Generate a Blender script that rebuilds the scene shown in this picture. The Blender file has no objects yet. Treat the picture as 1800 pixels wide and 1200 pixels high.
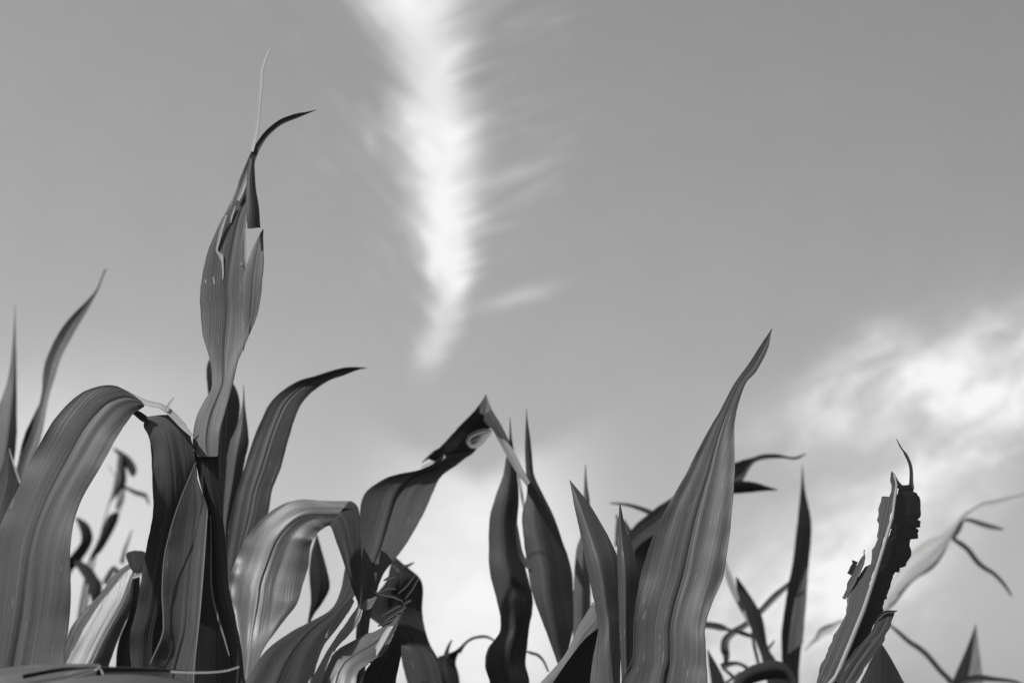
import bpy, math, random
from mathutils import Vector, Matrix, noise

random.seed(7)
R = math.radians
scn = bpy.context.scene
col = scn.collection

# ------------------------------------------------------------------ camera
CAM_Z, PITCH, LENS = 1.65, 16.0, 50.0
cam_data = bpy.data.cameras.new('camera')
cam_data.lens = LENS
cam_data.sensor_width = 36.0
cam_data.sensor_fit = 'HORIZONTAL'
cam_data.clip_start = 0.02
cam_data.clip_end = 20000.0
cam_data.dof.use_dof = True
cam_data.dof.focus_distance = 1.36
cam_data.dof.aperture_fstop = 5.0
cam = bpy.data.objects.new('camera', cam_data)
cam.location = (0, 0, CAM_Z)
cam.rotation_euler = (R(90 + PITCH), 0, 0)
col.objects.link(cam)
scn.camera = cam

FWD = Vector((0, math.cos(R(PITCH)), math.sin(R(PITCH))))
UPV = Vector((0, -math.sin(R(PITCH)), math.cos(R(PITCH))))
RGT = Vector((1, 0, 0))
ORG = Vector((0, 0, CAM_Z))
FPX = LENS / 36.0 * 1800.0           # photograph pixels per unit slope


def pt(px, py, d):
    """A point the photograph shows at (px, py), d metres away over the ground."""
    r = FWD + RGT * ((px - 900) / FPX) + UPV * ((600 - py) / FPX)
    return ORG + r * (d / r.y)


# ------------------------------------------------------------------ light
SUN_EL, SUN_AZ = 43.0, -142.0        # azimuth clockwise from +Y (the view direction)
sd = Vector((math.cos(R(SUN_EL)) * math.sin(R(SUN_AZ)), math.cos(R(SUN_EL)) * math.cos(R(SUN_AZ)), math.sin(R(SUN_EL))))
sun_data = bpy.data.lights.new('sun', 'SUN')
sun_data.energy = 4.4
sun_data.angle = R(0.53)
sun_data.color = (1.0, 0.995, 0.985)
sun = bpy.data.objects.new('sun', sun_data)
sun.rotation_euler = sd.to_track_quat('Z', 'Y').to_euler()
col.objects.link(sun)
scn.view_settings.view_transform = 'Standard'
scn.view_settings.look = 'None'
scn.view_settings.exposure = 0.0
scn.view_settings.gamma = 1.0

# ------------------------------------------------------------------ sky
world = bpy.data.worlds.new('World')
scn.world = world
world.use_nodes = True
wt = world.node_tree
wt.nodes.clear()


class NG:
    """Small helper that writes node maths."""

    def __init__(self, tree):
        self.t = tree

    def new(self, kind):
        return self.t.nodes.new(kind)

    def put(self, sock, v):
        if isinstance(v, (int, float)):
            sock.default_value = v
        elif isinstance(v, (tuple, list, Vector)):
            sock.default_value = tuple(v)
        else:
            self.t.links.new(v, sock)

    def m(self, op, a, b=None, c=None, clamp=False):
        n = self.new('ShaderNodeMath')
        n.operation = op
        n.use_clamp = clamp
        self.put(n.inputs[0], a)
        if b is not None:
            self.put(n.inputs[1], b)
        if c is not None:
            self.put(n.inputs[2], c)
        return n.outputs[0]

    def add(self, a, b): return self.m('ADD', a, b)
    def sub(self, a, b): return self.m('SUBTRACT', a, b)
    def mul(self, a, b): return self.m('MULTIPLY', a, b)

    def dot(self, a, v):
        n = self.new('ShaderNodeVectorMath')
        n.operation = 'DOT_PRODUCT'
        self.put(n.inputs[0], a)
        self.put(n.inputs[1], v)
        return n.outputs['Value']

    def xyz(self, x, y, z=0.0):
        n = self.new('ShaderNodeCombineXYZ')
        self.put(n.inputs[0], x)
        self.put(n.inputs[1], y)
        self.put(n.inputs[2], z)
        return n.outputs[0]

    def noise(self, vec, scale, detail=3.0, rough=0.5, dist=0.0):
        n = self.new('ShaderNodeTexNoise')
        self.put(n.inputs['Vector'], vec)
        n.inputs['Scale'].default_value = scale
        n.inputs['Detail'].default_value = detail
        n.inputs['Roughness'].default_value = rough
        n.inputs['Distortion'].default_value = dist
        return n.outputs['Fac']

    def ramp(self, v, a, b, lo=0.0, hi=1.0, smooth=True):
        n = self.new('ShaderNodeMapRange')
        n.interpolation_type = 'SMOOTHSTEP' if smooth else 'LINEAR'
        self.put(n.inputs['Value'], v)
        n.inputs['From Min'].default_value = a
        n.inputs['From Max'].default_value = b
        n.inputs['To Min'].default_value = lo
        n.inputs['To Max'].default_value = hi
        return n.outputs['Result']

    def curve(self, v, pts, scale=1.0):
        """piecewise curve through (x, y); x and y in 0..1"""
        n = self.new('ShaderNodeFloatCurve')
        c = n.mapping.curves[0]
        while len(c.points) < len(pts):
            c.points.new(0.5, 0.5)
        for p, q in zip(c.points, pts):
            p.location = q
        n.mapping.update()
        self.put(n.inputs['Value'], v)
        return n.outputs[0]

    def gauss(self, x, y, cx, cy, sx, sy, rot=0.0, amp=1.0, power=1.0):
        """a soft patch"""
        dx, dy = self.sub(x, cx), self.sub(y, cy)
        c, s = math.cos(R(rot)), math.sin(R(rot))
        a = self.mul(self.add(self.mul(dx, c), self.mul(dy, s)), 1.0 / sx)
        b = self.mul(self.sub(self.mul(dy, c), self.mul(dx, s)), 1.0 / sy)
        r2 = self.add(self.mul(a, a), self.mul(b, b))
        if power != 1.0:
            r2 = self.m('POWER', r2, power)
        return self.mul(self.m('EXPONENT', self.mul(r2, -1.0)), amp)


g = NG(wt)
sky = g.new('ShaderNodeTexSky')
sky.sky_type = 'NISHITA'
sky.sun_disc = False
sky.sun_elevation = R(SUN_EL)
sky.sun_rotation = R(SUN_AZ)
sky.air_density = 1.0
sky.dust_density = 1.6
sky.ozone_density = 1.0
sep = g.new('ShaderNodeSeparateColor')
wt.links.new(sky.outputs[0], sep.inputs[0])
# unfiltered black and white film: it sees blue light at least as well as red
grey = g.add(g.mul(sep.outputs[0], 0.22), g.add(g.mul(sep.outputs[1], 0.33), g.mul(sep.outputs[2], 0.45)))

# the clouds are fixed to directions in the sky: two slopes east-west and up-down, in thousandths
tc = g.new('ShaderNodeTexCoord')
dirv = tc.outputs['Generated']
df = g.dot(dirv, FWD)
front = g.ramp(df, 0.15, 0.5)
dfs = g.m('MAXIMUM', df, 0.12)
X = g.add(0.9, g.mul(g.m('DIVIDE', g.dot(dirv, RGT), dfs), FPX / 1000))
Y = g.sub(0.6, g.mul(g.m('DIVIDE', g.dot(dirv, UPV), dfs), FPX / 1000))
P2 = g.xyz(X, Y, 0.0)
w1 = g.sub(g.noise(P2, 5.0, 3.0, 0.55), 0.5)
w2 = g.sub(g.noise(g.xyz(X, Y, 7.3), 5.0, 3.0, 0.55), 0.5)
w3 = g.sub(g.noise(g.xyz(X, Y, 3.1), 15.0, 3.0, 0.55), 0.5)
XW = g.add(X, g.add(g.mul(w1, 0.03), g.mul(w3, 0.03)))
YW = g.add(Y, g.mul(w2, 0.06))

# tall wisp
yn = g.m('DIVIDE', g.add(YW, 0.2), 1.0)      # 0..1 over y -200..800
cxn = g.curve(yn, [(0.0, .70), (0.2, .725), (0.3, .752), (0.4, .768), (0.5, .776), (0.6, .782), (0.7, .788), (0.78, .774), (0.83, .757), (0.9, .735), (1, .72)])
wdn = g.curve(yn, [(0.0, .13), (0.2, .082), (0.3, .058), (0.4, .064), (0.5, .060), (0.6, .048), (0.7, .029), (0.78, .030), (0.83, .026), (0.9, .026), (1, .026)])
amp = g.curve(yn, [(0.0, .9), (0.2, .97), (0.3, .72), (0.38, .82), (0.45, .98), (0.62, .98), (0.70, .88), (0.75, .56), (0.82, .46), (0.86, .10), (0.90, 0.0), (1, 0.0)])
streak = g.noise(g.xyz(g.sub(g.mul(X, 3.8), g.mul(Y, 1.4)), g.add(g.mul(X, 12.0), g.mul(Y, 33.0)), 1.7), 1.0, 5.0, 0.6, 1.2)
streak_l = g.noise(g.xyz(g.mul(g.add(X, Y), -3.4), g.mul(g.sub(Y, X), 20.0), 4.7), 1.0, 5.0, 0.6, 1.2)
XC = g.add(g.add(X, g.mul(g.add(g.mul(g.sub(streak, 0.5), g.ramp(g.sub(X, cxn), -0.03, 0.03, 0.0, -1.0)), g.mul(g.sub(streak_l, 0.5), g.ramp(g.sub(X, cxn), -0.03, 0.03, 1.0, 0.0))), 0.045)), g.add(g.mul(w1, 0.012), g.mul(w3, 0.035)))
q = g.m('DIVIDE', g.sub(XC, cxn), wdn)
q2 = g.mul(q, q)
core = g.m('EXPONENT', g.mul(g.m('POWER', q2, 1.25), -1.0))
halo = g.m('EXPONENT', g.mul(q2, -0.13))
patchy = g.ramp(g.noise(g.xyz(X, Y, 21.0), 9.0, 2.0, 0.5), 0.40, 0.68)
puff = g.noise(g.xyz(X, g.mul(Y, 0.6), 9.0), 14.0, 4.0, 0.6, 0.6)
right = g.ramp(q, -0.2, 0.6)
feather = g.add(g.mul(g.ramp(streak, 0.42, 0.74), right), g.mul(g.ramp(streak_l, 0.44, 0.76), g.sub(1.0, right)))
wisp = g.mul(amp, g.add(g.mul(core, g.add(0.70, g.mul(puff, 0.45))), g.mul(halo, g.add(0.02, g.mul(feather, g.add(0.10, g.mul(patchy, 0.52)))))))
# single barbs that leave the wisp to the right
barbs = g.add(g.gauss(X, YW, 0.905, 0.302, 0.075, 0.013, -18, 0.20),
              g.add(g.gauss(X, YW, 0.915, 0.522, 0.060, 0.012, -12, 0.30),
                    g.add(g.gauss(X, YW, 0.800, 0.095, 0.075, 0.020, -52, 0.22),
                          g.gauss(XW, YW, 0.690, 0.285, 0.055, 0.020, 58, 0.09))))
# broken cloud low on the right, low bank in the middle, thin veil low on the left
lump = g.noise(g.xyz(g.add(g.mul(X, 0.8), g.mul(Y, 0.6)), g.sub(g.mul(Y, 1.1), g.mul(X, 0.35)), 2.0), 6.0, 4.0, 0.55, 0.4)
parts = [
    g.gauss(XW, YW, 1.63, 0.64, 0.10, 0.030, 30, 0.44),
    g.gauss(XW, YW, 1.72, 0.61, 0.12, 0.045, -18, 0.40),
    g.gauss(XW, YW, 1.57, 0.70, 0.20, 0.065, -12, 0.48),
    g.gauss(XW, YW, 1.50, 0.645, 0.11, 0.035, -35, 0.26),
    g.gauss(XW, YW, 1.80, 0.66, 0.16, 0.12, -20, 0.30),
    g.gauss(XW, YW, 1.42, 0.745, 0.10, 0.03, -8, 0.22),
    g.gauss(XW, YW, 1.74, 0.72, 0.16, 0.10, -35, 0.34),
    g.gauss(XW, YW, 1.58, 0.91, 0.26, 0.085, -48, 0.55),
    g.gauss(XW, YW, 1.46, 1.02, 0.20, 0.13, -40, 0.55),
    g.gauss(XW, YW, 1.33, 1.12, 0.16, 0.10, 0, 0.40),
    g.gauss(XW, YW, 1.49, 0.66, 0.07, 0.04, -30, 0.16),
]
low = parts[0]
for p in parts[1:]:
    low = g.add(low, p)
rag = g.noise(g.xyz(g.mul(g.add(g.mul(X, 0.82), g.mul(Y, -0.57)), 7.0), g.mul(g.add(g.mul(X, 0.57), g.mul(Y, 0.82)), 17.0), 5.5), 1.0, 5.0, 0.6, 0.7)
low = g.mul(low, g.add(g.ramp(lump, 0.30, 0.68, 0.30, 0.75), g.ramp(rag, 0.32, 0.70, 0.0, 0.75)))
bank = g.mul(g.ramp(g.add(YW, g.mul(g.m('ABSOLUTE', g.sub(XW, 0.84)), 0.55)), 0.815, 0.88), g.gauss(XW, YW, 0.85, 1.04, 0.19, 0.30, 0, 0.88, 1.4))
bank = g.mul(bank, g.ramp(lump, 0.2, 0.7, 0.82, 1.08))
veil = g.add(g.gauss(XW, YW, 0.10, 0.78, 0.26, 0.13, -8, 0.34), g.gauss(XW, YW, 0.15, 1.0, 0.36, 0.22, 0, 0.40))
veil = g.mul(veil, g.ramp(lump, 0.2, 0.8, 0.8, 1.15))
haze_low = g.mul(g.ramp(g.add(Y, g.mul(g.noise(P2, 3.0, 2.0), 0.15)), 0.62, 1.15), 0.03)
mottle = g.noise(g.xyz(X, g.mul(Y, 1.2), 33.0), 22.0, 5.0, 0.62, 0.8)
low = g.mul(low, g.ramp(mottle, 0.25, 0.75, 0.72, 1.22))
bank = g.mul(bank, g.ramp(mottle, 0.25, 0.75, 0.92, 1.05))
cloud = g.add(g.add(wisp, barbs), g.add(low, g.add(bank, g.add(veil, haze_low))))
cloud = g.m('MULTIPLY', g.m('MINIMUM', cloud, 1.0), front)
fine = g.mul(g.sub(g.noise(P2, 9.0, 4.0, 0.6), 0.5), 0.08)

SKY_K, CLOUD_V = 0.125, 0.93         # background strength, brightness of thick cloud
clear = g.mul(g.m('POWER', g.mul(grey, SKY_K), 0.6), 0.68)      # the film's shoulder
clear = g.mul(clear, g.ramp(X, 0.0, 1.8, 1.10, 0.84, smooth=False))   # paler towards the sun's side
clear = g.mul(clear, g.add(1.0, fine))
val = g.add(g.mul(clear, g.sub(1.0, cloud)), g.mul(cloud, CLOUD_V))
comb = g.new('ShaderNodeCombineColor')
for i in range(3):
    wt.links.new(val, comb.inputs[i])
bg = g.new('ShaderNodeBackground')
wt.links.new(comb.outputs[0], bg.inputs['Color'])
bg.inputs['Strength'].default_value = 1.0
wo = g.new('ShaderNodeOutputWorld')
wt.links.new(bg.outputs[0], wo.inputs['Surface'])
world.cycles.sampling_method = 'MANUAL'
world.cycles.sample_map_resolution = 512


# ------------------------------------------------------------------ materials
def leaf_material(name, base, pale, vein_amt, rough, transl, speck, spec=0.5, blotch=0.0):
    m = bpy.data.materials.new(name)
    m.use_nodes = True
    t = m.node_tree
    t.nodes.clear()
    n = NG(t)
    uv = n.new('ShaderNodeUVMap')
    uv.uv_map = 'UVMap'
    s = n.new('ShaderNodeSeparateXYZ')
    t.links.new(uv.outputs[0], s.inputs[0])
    u, v = s.outputs[0], s.outputs[1]
    oi = n.new('ShaderNodeObjectInfo')
    rnd = n.mul(oi.outputs['Random'], 37.0)
    fine = n.noise(n.xyz(n.mul(u, 105.0), n.mul(v, 5.0), rnd), 1.0, 2.0, 0.5)
    mid = n.noise(n.xyz(n.mul(u, 36.0), n.mul(v, 3.0), n.add(rnd, 3.0)), 1.0, 3.0, 0.55)
    broad = n.noise(n.xyz(n.mul(u, 4.0), n.mul(v, 9.0), n.add(rnd, 9.0)), 1.0, 3.0, 0.55)
    cells = n.noise(n.xyz(n.mul(u, 90.0), n.mul(v, 160.0), n.add(rnd, 5.0)), 1.0, 2.0, 0.6)
    f = n.mul(n.add(0.66, n.mul(fine, 0.68)), n.add(0.72, n.mul(mid, 0.56)))
    f = n.mul(f, n.add(0.70 - 0.4 * blotch, n.mul(broad, 0.60 + 0.8 * blotch)))
    f = n.mul(f, n.add(0.88, n.mul(cells, 0.24)))
    f = n.mul(f, n.add(0.86, n.mul(oi.outputs['Random'], 0.28)))
    c = n.mul(f, base)
    vein = n.mul(n.ramp(mid, 0.60, 0.70), n.ramp(fine, 0.42, 0.62))
    vein = n.mul(vein, vein_amt)
    lines = n.m('SINE', n.add(n.mul(u, 165.0), n.mul(n.noise(n.xyz(n.mul(u, 9.0), n.mul(v, 2.0), rnd), 1.0, 2.0), 9.0)))
    lines = n.mul(n.ramp(lines, 0.70, 1.0), n.mul(n.ramp(n.noise(n.xyz(n.mul(u, 14.0), n.mul(v, 4.0), n.add(rnd, 31.0)), 1.0, 2.0), 0.35, 0.65), vein_amt * 0.60))
    vein = n.m('MAXIMUM', vein, lines)
    # feeding scars: short pale dashes along the veins, in a few patches
    sc = n.noise(n.xyz(n.mul(u, 34.0), n.mul(v, 55.0), n.add(rnd, 17.0)), 1.0, 1.0, 0.4)
    patch = n.noise(n.xyz(n.mul(u, 3.0), n.mul(v, 12.0), n.add(rnd, 21.0)), 1.0, 1.0, 0.5)
    scar = n.mul(n.mul(n.ramp(sc, 0.69, 0.77), n.ramp(patch, 0.46, 0.58)), speck)
    k = n.m('MINIMUM', n.add(vein, scar), 1.0)
    c = n.add(n.mul(c, n.sub(1.0, k)), n.mul(k, pale))
    cc = n.new('ShaderNodeCombineColor')
    for i in range(3):
        t.links.new(c, cc.inputs[i])
    bump = n.new('ShaderNodeBump')
    bump.inputs['Strength'].default_value = 0.55
    bump.inputs['Distance'].default_value = 0.0009
    t.links.new(n.add(n.mul(mid, 0.45), n.add(n.mul(fine, 0.40), n.mul(lines, 0.8))), bump.inputs['Height'])
    p = n.new('ShaderNodeBsdfPrincipled')
    t.links.new(cc.outputs[0], p.inputs['Base Color'])
    t.links.new(n.add(rough - 0.08, n.mul(broad, 0.16)), p.inputs['Roughness'])
    p.inputs['Specular IOR Level'].default_value = spec
    t.links.new(bump.outputs[0], p.inputs['Normal'])
    tr = n.new('ShaderNodeBsdfTranslucent')
    t.links.new(cc.outputs[0], tr.inputs['Color'])
    t.links.new(bump.outputs[0], tr.inputs['Normal'])
    mx = n.new('ShaderNodeMixShader')
    mx.inputs[0].default_value = transl
    t.links.new(p.outputs[0], mx.inputs[1])
    t.links.new(tr.outputs[0], mx.inputs[2])
    o = n.new('ShaderNodeOutputMaterial')
    t.links.new(mx.outputs[0], o.inputs['Surface'])
    return m


GREEN = leaf_material('corn_leaf', 0.078, 0.18, 0.45, 0.47, 0.20, 1.0, 0.26)
DARK = leaf_material('corn_leaf_shaded', 0.038, 0.10, 0.5, 0.46, 0.05, 0.5, 0.12)  # darker leaf copy
WAXY = leaf_material('corn_leaf_waxy', 0.092, 0.22, 0.40, 0.42, 0.20, 0.6, 0.70)
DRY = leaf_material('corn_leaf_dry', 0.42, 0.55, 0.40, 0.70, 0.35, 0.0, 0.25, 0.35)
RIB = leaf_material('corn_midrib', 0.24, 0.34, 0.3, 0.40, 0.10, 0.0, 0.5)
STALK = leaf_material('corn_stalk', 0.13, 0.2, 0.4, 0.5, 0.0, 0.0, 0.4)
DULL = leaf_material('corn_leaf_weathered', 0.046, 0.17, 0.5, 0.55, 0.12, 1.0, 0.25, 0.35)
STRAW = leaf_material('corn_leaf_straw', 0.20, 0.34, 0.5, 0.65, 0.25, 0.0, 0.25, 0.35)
MATS = [GREEN, DARK, DRY, WAXY, DULL, STRAW]


def soil_material():
    m = bpy.data.materials.new('field_soil')
    m.use_nodes = True
    t = m.node_tree
    n = NG(t)
    p = t.nodes['Principled BSDF']
    geo = n.new('ShaderNodeNewGeometry')
    a = n.noise(geo.outputs['Position'], 9.0, 6.0, 0.6)
    b = n.noise(geo.outputs['Position'], 0.7, 3.0, 0.5)
    c = n.mul(n.add(0.5, a), n.add(0.035, n.mul(b, 0.04)))
    cc = n.new('ShaderNodeCombineColor')
    for i in range(3):
        t.links.new(c, cc.inputs[i])
    t.links.new(cc.outputs[0], p.inputs['Base Color'])
    p.inputs['Roughness'].default_value = 0.95
    bm_ = n.new('ShaderNodeBump')
    bm_.inputs['Distance'].default_value = 0.03
    t.links.new(a, bm_.inputs['Height'])
    t.links.new(bm_.outputs[0], p.inputs['Normal'])
    return m


# ------------------------------------------------------------------ mesh helpers
class MB:
    """Collects vertices, faces, uvs and material slots and links them as ONE mesh object."""

    def __init__(self):
        self.v, self.f, self.uv, self.mi = [], [], [], []

    def vert(self, p, uv):
        self.v.append(tuple(p))
        self.uv.append(uv)
        return len(self.v) - 1

    def face(self, ids, mat=0):
        self.f.append(ids)
        self.mi.append(mat)

    def slab(self, grid, uvs, thick, mat):
        """a sheet given as rows of points, made into a thin closed body"""
        nr, nc = len(grid), len(grid[0])
        nor = [[None] * nc for _ in range(nr)]
        for i in range(nr):
            for j in range(nc):
                a = grid[min(i + 1, nr - 1)][j] - grid[max(i - 1, 0)][j]
                b = grid[i][min(j + 1, nc - 1)] - grid[i][max(j - 1, 0)]
                c = a.cross(b)
                if c.length < 1e-12:
                    c = nor[i - 1][j].copy() if i and nor[i - 1][j] else -FWD
                nor[i][j] = c.normalized()
        h = thick / 2
        up = [[grid[i][j] + nor[i][j] * h for j in range(nc)] for i in range(nr)]
        dn = [[grid[i][j] - nor[i][j] * h for j in range(nc)] for i in range(nr)]
        for side, pts in ((1, up), (-1, dn)):
            ids = [[self.vert(pts[i][j], uvs[i][j]) for j in range(nc)] for i in range(nr)]
            for i in range(nr - 1):
                for j in range(nc - 1):
                    q = [ids[i][j], ids[i + 1][j], ids[i + 1][j + 1], ids[i][j + 1]]
                    self.face(q if side > 0 else q[::-1], mat)
        rim = [(i, 0) for i in range(nr)] + [(nr - 1, j) for j in range(1, nc)] + \
              [(i, nc - 1) for i in range(nr - 2, -1, -1)] + [(0, j) for j in range(nc - 2, 0, -1)]
        a = [self.vert(up[i][j], uvs[i][j]) for i, j in rim]
        b = [self.vert(dn[i][j], uvs[i][j]) for i, j in rim]
        n = len(rim)
        for k in range(n):
            l = (k + 1) % n
            self.face([a[k], b[k], b[l], a[l]], mat)

    def tube(self, pts, radii, seg=12, mat=0, flat=None):
        ids = []
        length = 0.0
        for i, (p, r) in enumerate(zip(pts, radii)):
            t = (pts[min(i + 1, len(pts) - 1)] - pts[max(i - 1, 0)]).normalized()
            x = t.cross(Vector((0.13, -1, 0.05))).normalized()
            y = t.cross(x).normalized()
            if i:
                length += (pts[i] - pts[i - 1]).length
            ids.append([self.vert(p + (x * math.cos(2 * math.pi * k / seg) + y * math.sin(2 * math.pi * k / seg) * (flat or 1.0)) * r,
                                  (k / seg, length)) for k in range(seg)])
        for i in range(len(pts) - 1):
            for k in range(seg):
                l = (k + 1) % seg
                self.face([ids[i][k], ids[i][l], ids[i + 1][l], ids[i + 1][k]], mat)
        self.face(ids[0][::-1], mat)
        self.face(ids[-1], mat)

    def build(self, name, mats, parent=None):
        me = bpy.data.meshes.new(name)
        org = parent.matrix_world.translation if parent else Vector()
        me.from_pydata([tuple(Vector(p) - org) for p in self.v], [], self.f)
        for m in mats:
            me.materials.append(m)
        uvl = me.uv_layers.new(name='UVMap')
        for lp in me.loops:
            uvl.data[lp.index].uv = self.uv[lp.vertex_index]
        for p, mi in zip(me.polygons, self.mi):
            p.material_index = mi
            p.use_smooth = True
        me.update()
        o = bpy.data.objects.new(name, me)
        col.objects.link(o)
        return o


def catmull(vals, t):
    """vals: list of tuples, t in 0..len-1"""
    n = len(vals)
    i = min(int(t), n - 2)
    f = t - i
    p1, p2 = vals[i], vals[i + 1]
    p0 = vals[i - 1] if i > 0 else tuple(2 * a - b for a, b in zip(p1, p2))
    p3 = vals[i + 2] if i + 2 < n else tuple(2 * b - a for a, b in zip(p1, p2))
    out = []
    for a, b, c, d in zip(p0, p1, p2, p3):
        out.append(0.5 * (2 * b + (c - a) * f + (2 * a - 5 * b + 4 * c - d) * f * f + (3 * b - a - 3 * c + d) * f ** 3))
    return out


def ease(v, t):
    """v: a number or a list of numbers spread evenly from base to tip"""
    if isinstance(v, (int, float)):
        return v
    x = t * (len(v) - 1)
    x = min(max(x, 0.0), len(v) - 1.0)
    return catmull([(a,) for a in v], x)[0]


SECT = [-1, -.93, -.8, -.62, -.45, -.3, -.17, -.08, -.035, 0, .035, .08, .17, .3, .45, .62, .8, .93, 1]
THIN = [-1, -.5, 0, .5, 1]


class Plant:
    def __init__(self, px, d, top_py, label, top_r=0.011, push=1.0):
        """a stalk that stands on the ground below the photograph's pixel column px, d metres away"""
        self.push = push
        top = pt(px, top_py, d * push)
        self.x, self.y, self.top = top.x, top.y, top.z
        self.root = bpy.data.objects.new('corn_plant', None)
        self.root.empty_display_size = 0.1
        self.root.location = (self.x, self.y, 0)
        col.objects.link(self.root)
        self.root['label'] = label
        self.root['category'] = 'corn plant'
        self.root['group'] = 'corn plants in the field'
        self.root.matrix_world.translation = (self.x, self.y, 0)
        b = MB()
        pts, rr = [], []
        z = -0.03
        ph = random.random() * 6
        node = 0.16
        while z < self.top:
            k = z / self.top
            r = 0.014 + (top_r - 0.014) * max(k, 0)
            dz = (z % node) / node
            r *= 1.0 + 0.16 * math.exp(-((dz - 0.5) / 0.07) ** 2)
            pts.append(Vector((self.x + 0.004 * math.sin(z * 4 + ph), self.y + 0.004 * math.cos(z * 3 + ph), z)))
            rr.append(r)
            z += 0.016
        b.tube(pts, rr, 12)
        o = b.build('stalk', [STALK], self.root)
        o.parent = self.root

    def leaf(self, label=None):
        return Leaf(self, label)


class Leaf:
    def __init__(self, plant, label=None):
        self.p, self.b, self.ribs, self.label = plant, MB(), [], label
        self.seed = random.random() * 100

    def blade(self, st, d=1.3, tilt=0.0, cup=0.0, mid=0.5, mat=0, ruffle=0.02, ridge=0.010, jag=0.0, sub=6, base=None, rib=0.0,
              groove=0.012, smooth=True, thick=0.0005, bend=0.0, hinge=0.5):
        """st: stations (left x, left y, right x, right y) from base to tip, in photograph pixels at the depths d.
        tilt: how far the right edge lies behind the left one (in widths); cup: how far the midrib lies behind the edges (in widths)."""
        n = len(st)
        rows = []
        total = (n - 1) * sub
        # arc length for the uv and the waves
        for k in range(total + 1):
            t = k / sub
            i = min(int(t), n - 2)
            f = t - i
            if smooth:
                r = catmull(st, t)
            else:
                r = [a + (b - a) * f for a, b in zip(st[i], st[i + 1])]
            rows.append(r)
        cx = [((r[0] + r[2]) / 2, (r[1] + r[3]) / 2) for r in rows]
        acc = [0.0]
        for a, b in zip(cx, cx[1:]):
            acc.append(acc[-1] + math.hypot(b[0] - a[0], b[1] - a[1]))
        L = acc[-1]
        wmax = max(math.hypot(r[2] - r[0], r[3] - r[1]) for r in rows)
        sect = SECT if wmax > 14 else THIN
        grid, uvs = [], []
        s0 = self.seed
        for k, r in enumerate(rows):
            t = acc[k] / L
            dd = ease(d, t) * self.p.push
            ti, cu, mi = ease(tilt, t), ease(cup, t), ease(mid, t)
            wpx = math.hypot(r[2] - r[0], r[3] - r[1])
            w = wpx / FPX * dd
            m_len = acc[k] / FPX * dd
            je = [0.0, 0.0]
            if jag or wmax > 20:
                for e in (0, 1):
                    q = noise.noise(Vector((m_len * 120, e * 9.1, s0))) * min(wpx * 0.02, 0.7) + noise.noise(Vector((m_len * 34, e * 4.3, s0 + 3))) * min(wpx * 0.03, 1.1)
                    if jag:
                        q += (noise.cell(Vector((m_len * 90, e * 5.3 + 0.5, s0))) - 0.5) * jag + noise.noise(Vector((m_len * 400, e * 3.7, s0))) * jag * 0.5
                    je[e] = q
            row, ruv = [], []
            for s in sect:
                fr = mi + s * (mi if s < 0 else 1 - mi)
                if wpx > 0.01:
                    fr += (je[0] * max(0, -s) ** 4 * -1 + je[1] * max(0, s) ** 4) / wpx
                px = r[0] + (r[2] - r[0]) * fr
                py = r[1] + (r[3] - r[1]) * fr
                prof = 1 - abs(s) ** 1.35
                dep = dd + w * (ti * (fr - hinge) + cu * prof + bend * (abs(s) ** 2))
                if sect is SECT:
                    dep += w * groove * max(0, 1 - abs(s) / 0.08)
                    dep += w * ridge * (noise.noise(Vector((s * 4.5, m_len * 5, s0))) + 0.55 * noise.noise(Vector((s * 12, m_len * 4, s0 + 7)))) * 2.2
                    e = abs(s) ** 2.5
                    dep += w * ruffle * e * 2.0 * (noise.noise(Vector((m_len * 16, (1 if s > 0 else -1) * 4.0, s0))) + 0.5 * noise.noise(Vector((m_len * 42, (1 if s > 0 else -1) * 7.0, s0))))
                row.append(pt(px, py, dep))
                ruv.append((0.5 + s * 0.5 * w / 0.065, m_len))
            grid.append(row)
            uvs.append(ruv)
        if base is not None:
            # the blade runs on below the picture down to its node on the stalk
            zf = base
            a0, a1 = grid[0], grid[min(3, len(grid) - 1)]
            nc = len(sect)
            c0 = sum((p for p in a0), Vector()) / nc
            c1 = sum((p for p in a1), Vector()) / nc
            tan = (c0 - c1).normalized()
            tgt = Vector((self.p.x, self.p.y, zf))
            dist = (tgt - c0).length
            across0 = (a0[-1] - a0[0]).normalized()
            ext, eu = [], []
            N = 16
            for q in range(1, N + 1):
                f = q / N
                h1 = 2 * f ** 3 - 3 * f ** 2 + 1
                h2 = f ** 3 - 2 * f ** 2 + f
                h3 = -2 * f ** 3 + 3 * f ** 2
                h4 = f ** 3 - f ** 2
                c = c0 * h1 + tan * dist * 0.9 * h2 + tgt * h3 + Vector((0, 0, -1)) * dist * 0.8 * h4
                sc = 1 + (0.026 / max((a0[-1] - a0[0]).length, 1e-4) - 1) * f
                ext.append([c + (p - c0) * sc for p in a0])
                eu.append([(0.5 + s * 0.5 * sc * (a0[-1] - a0[0]).length / 0.065, -f * dist) for s in sect])
            grid = ext[::-1] + grid
            uvs = eu[::-1] + uvs
        self.b.slab(grid, uvs, thick, mat)
        if rib and sect is SECT:
            c = len(sect) // 2
            pts = [row[c] for row in grid]
            wid = [(row[-1] - row[0]).length for row in grid]
            keep = [i for i in range(len(pts)) if wid[i] > 0.004]
            if len(keep) > 4:
                pts2 = [pts[i] - FWD * 0.0006 for i in keep]
                L2 = len(keep)
                rad = [min(0.0030, max(0.0006, rib * wid[i] * 0.5)) * (1 - 0.6 * (j / L2)) for j, i in enumerate(keep)]
                self.ribs.append((pts2, rad))
        return self

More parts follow.
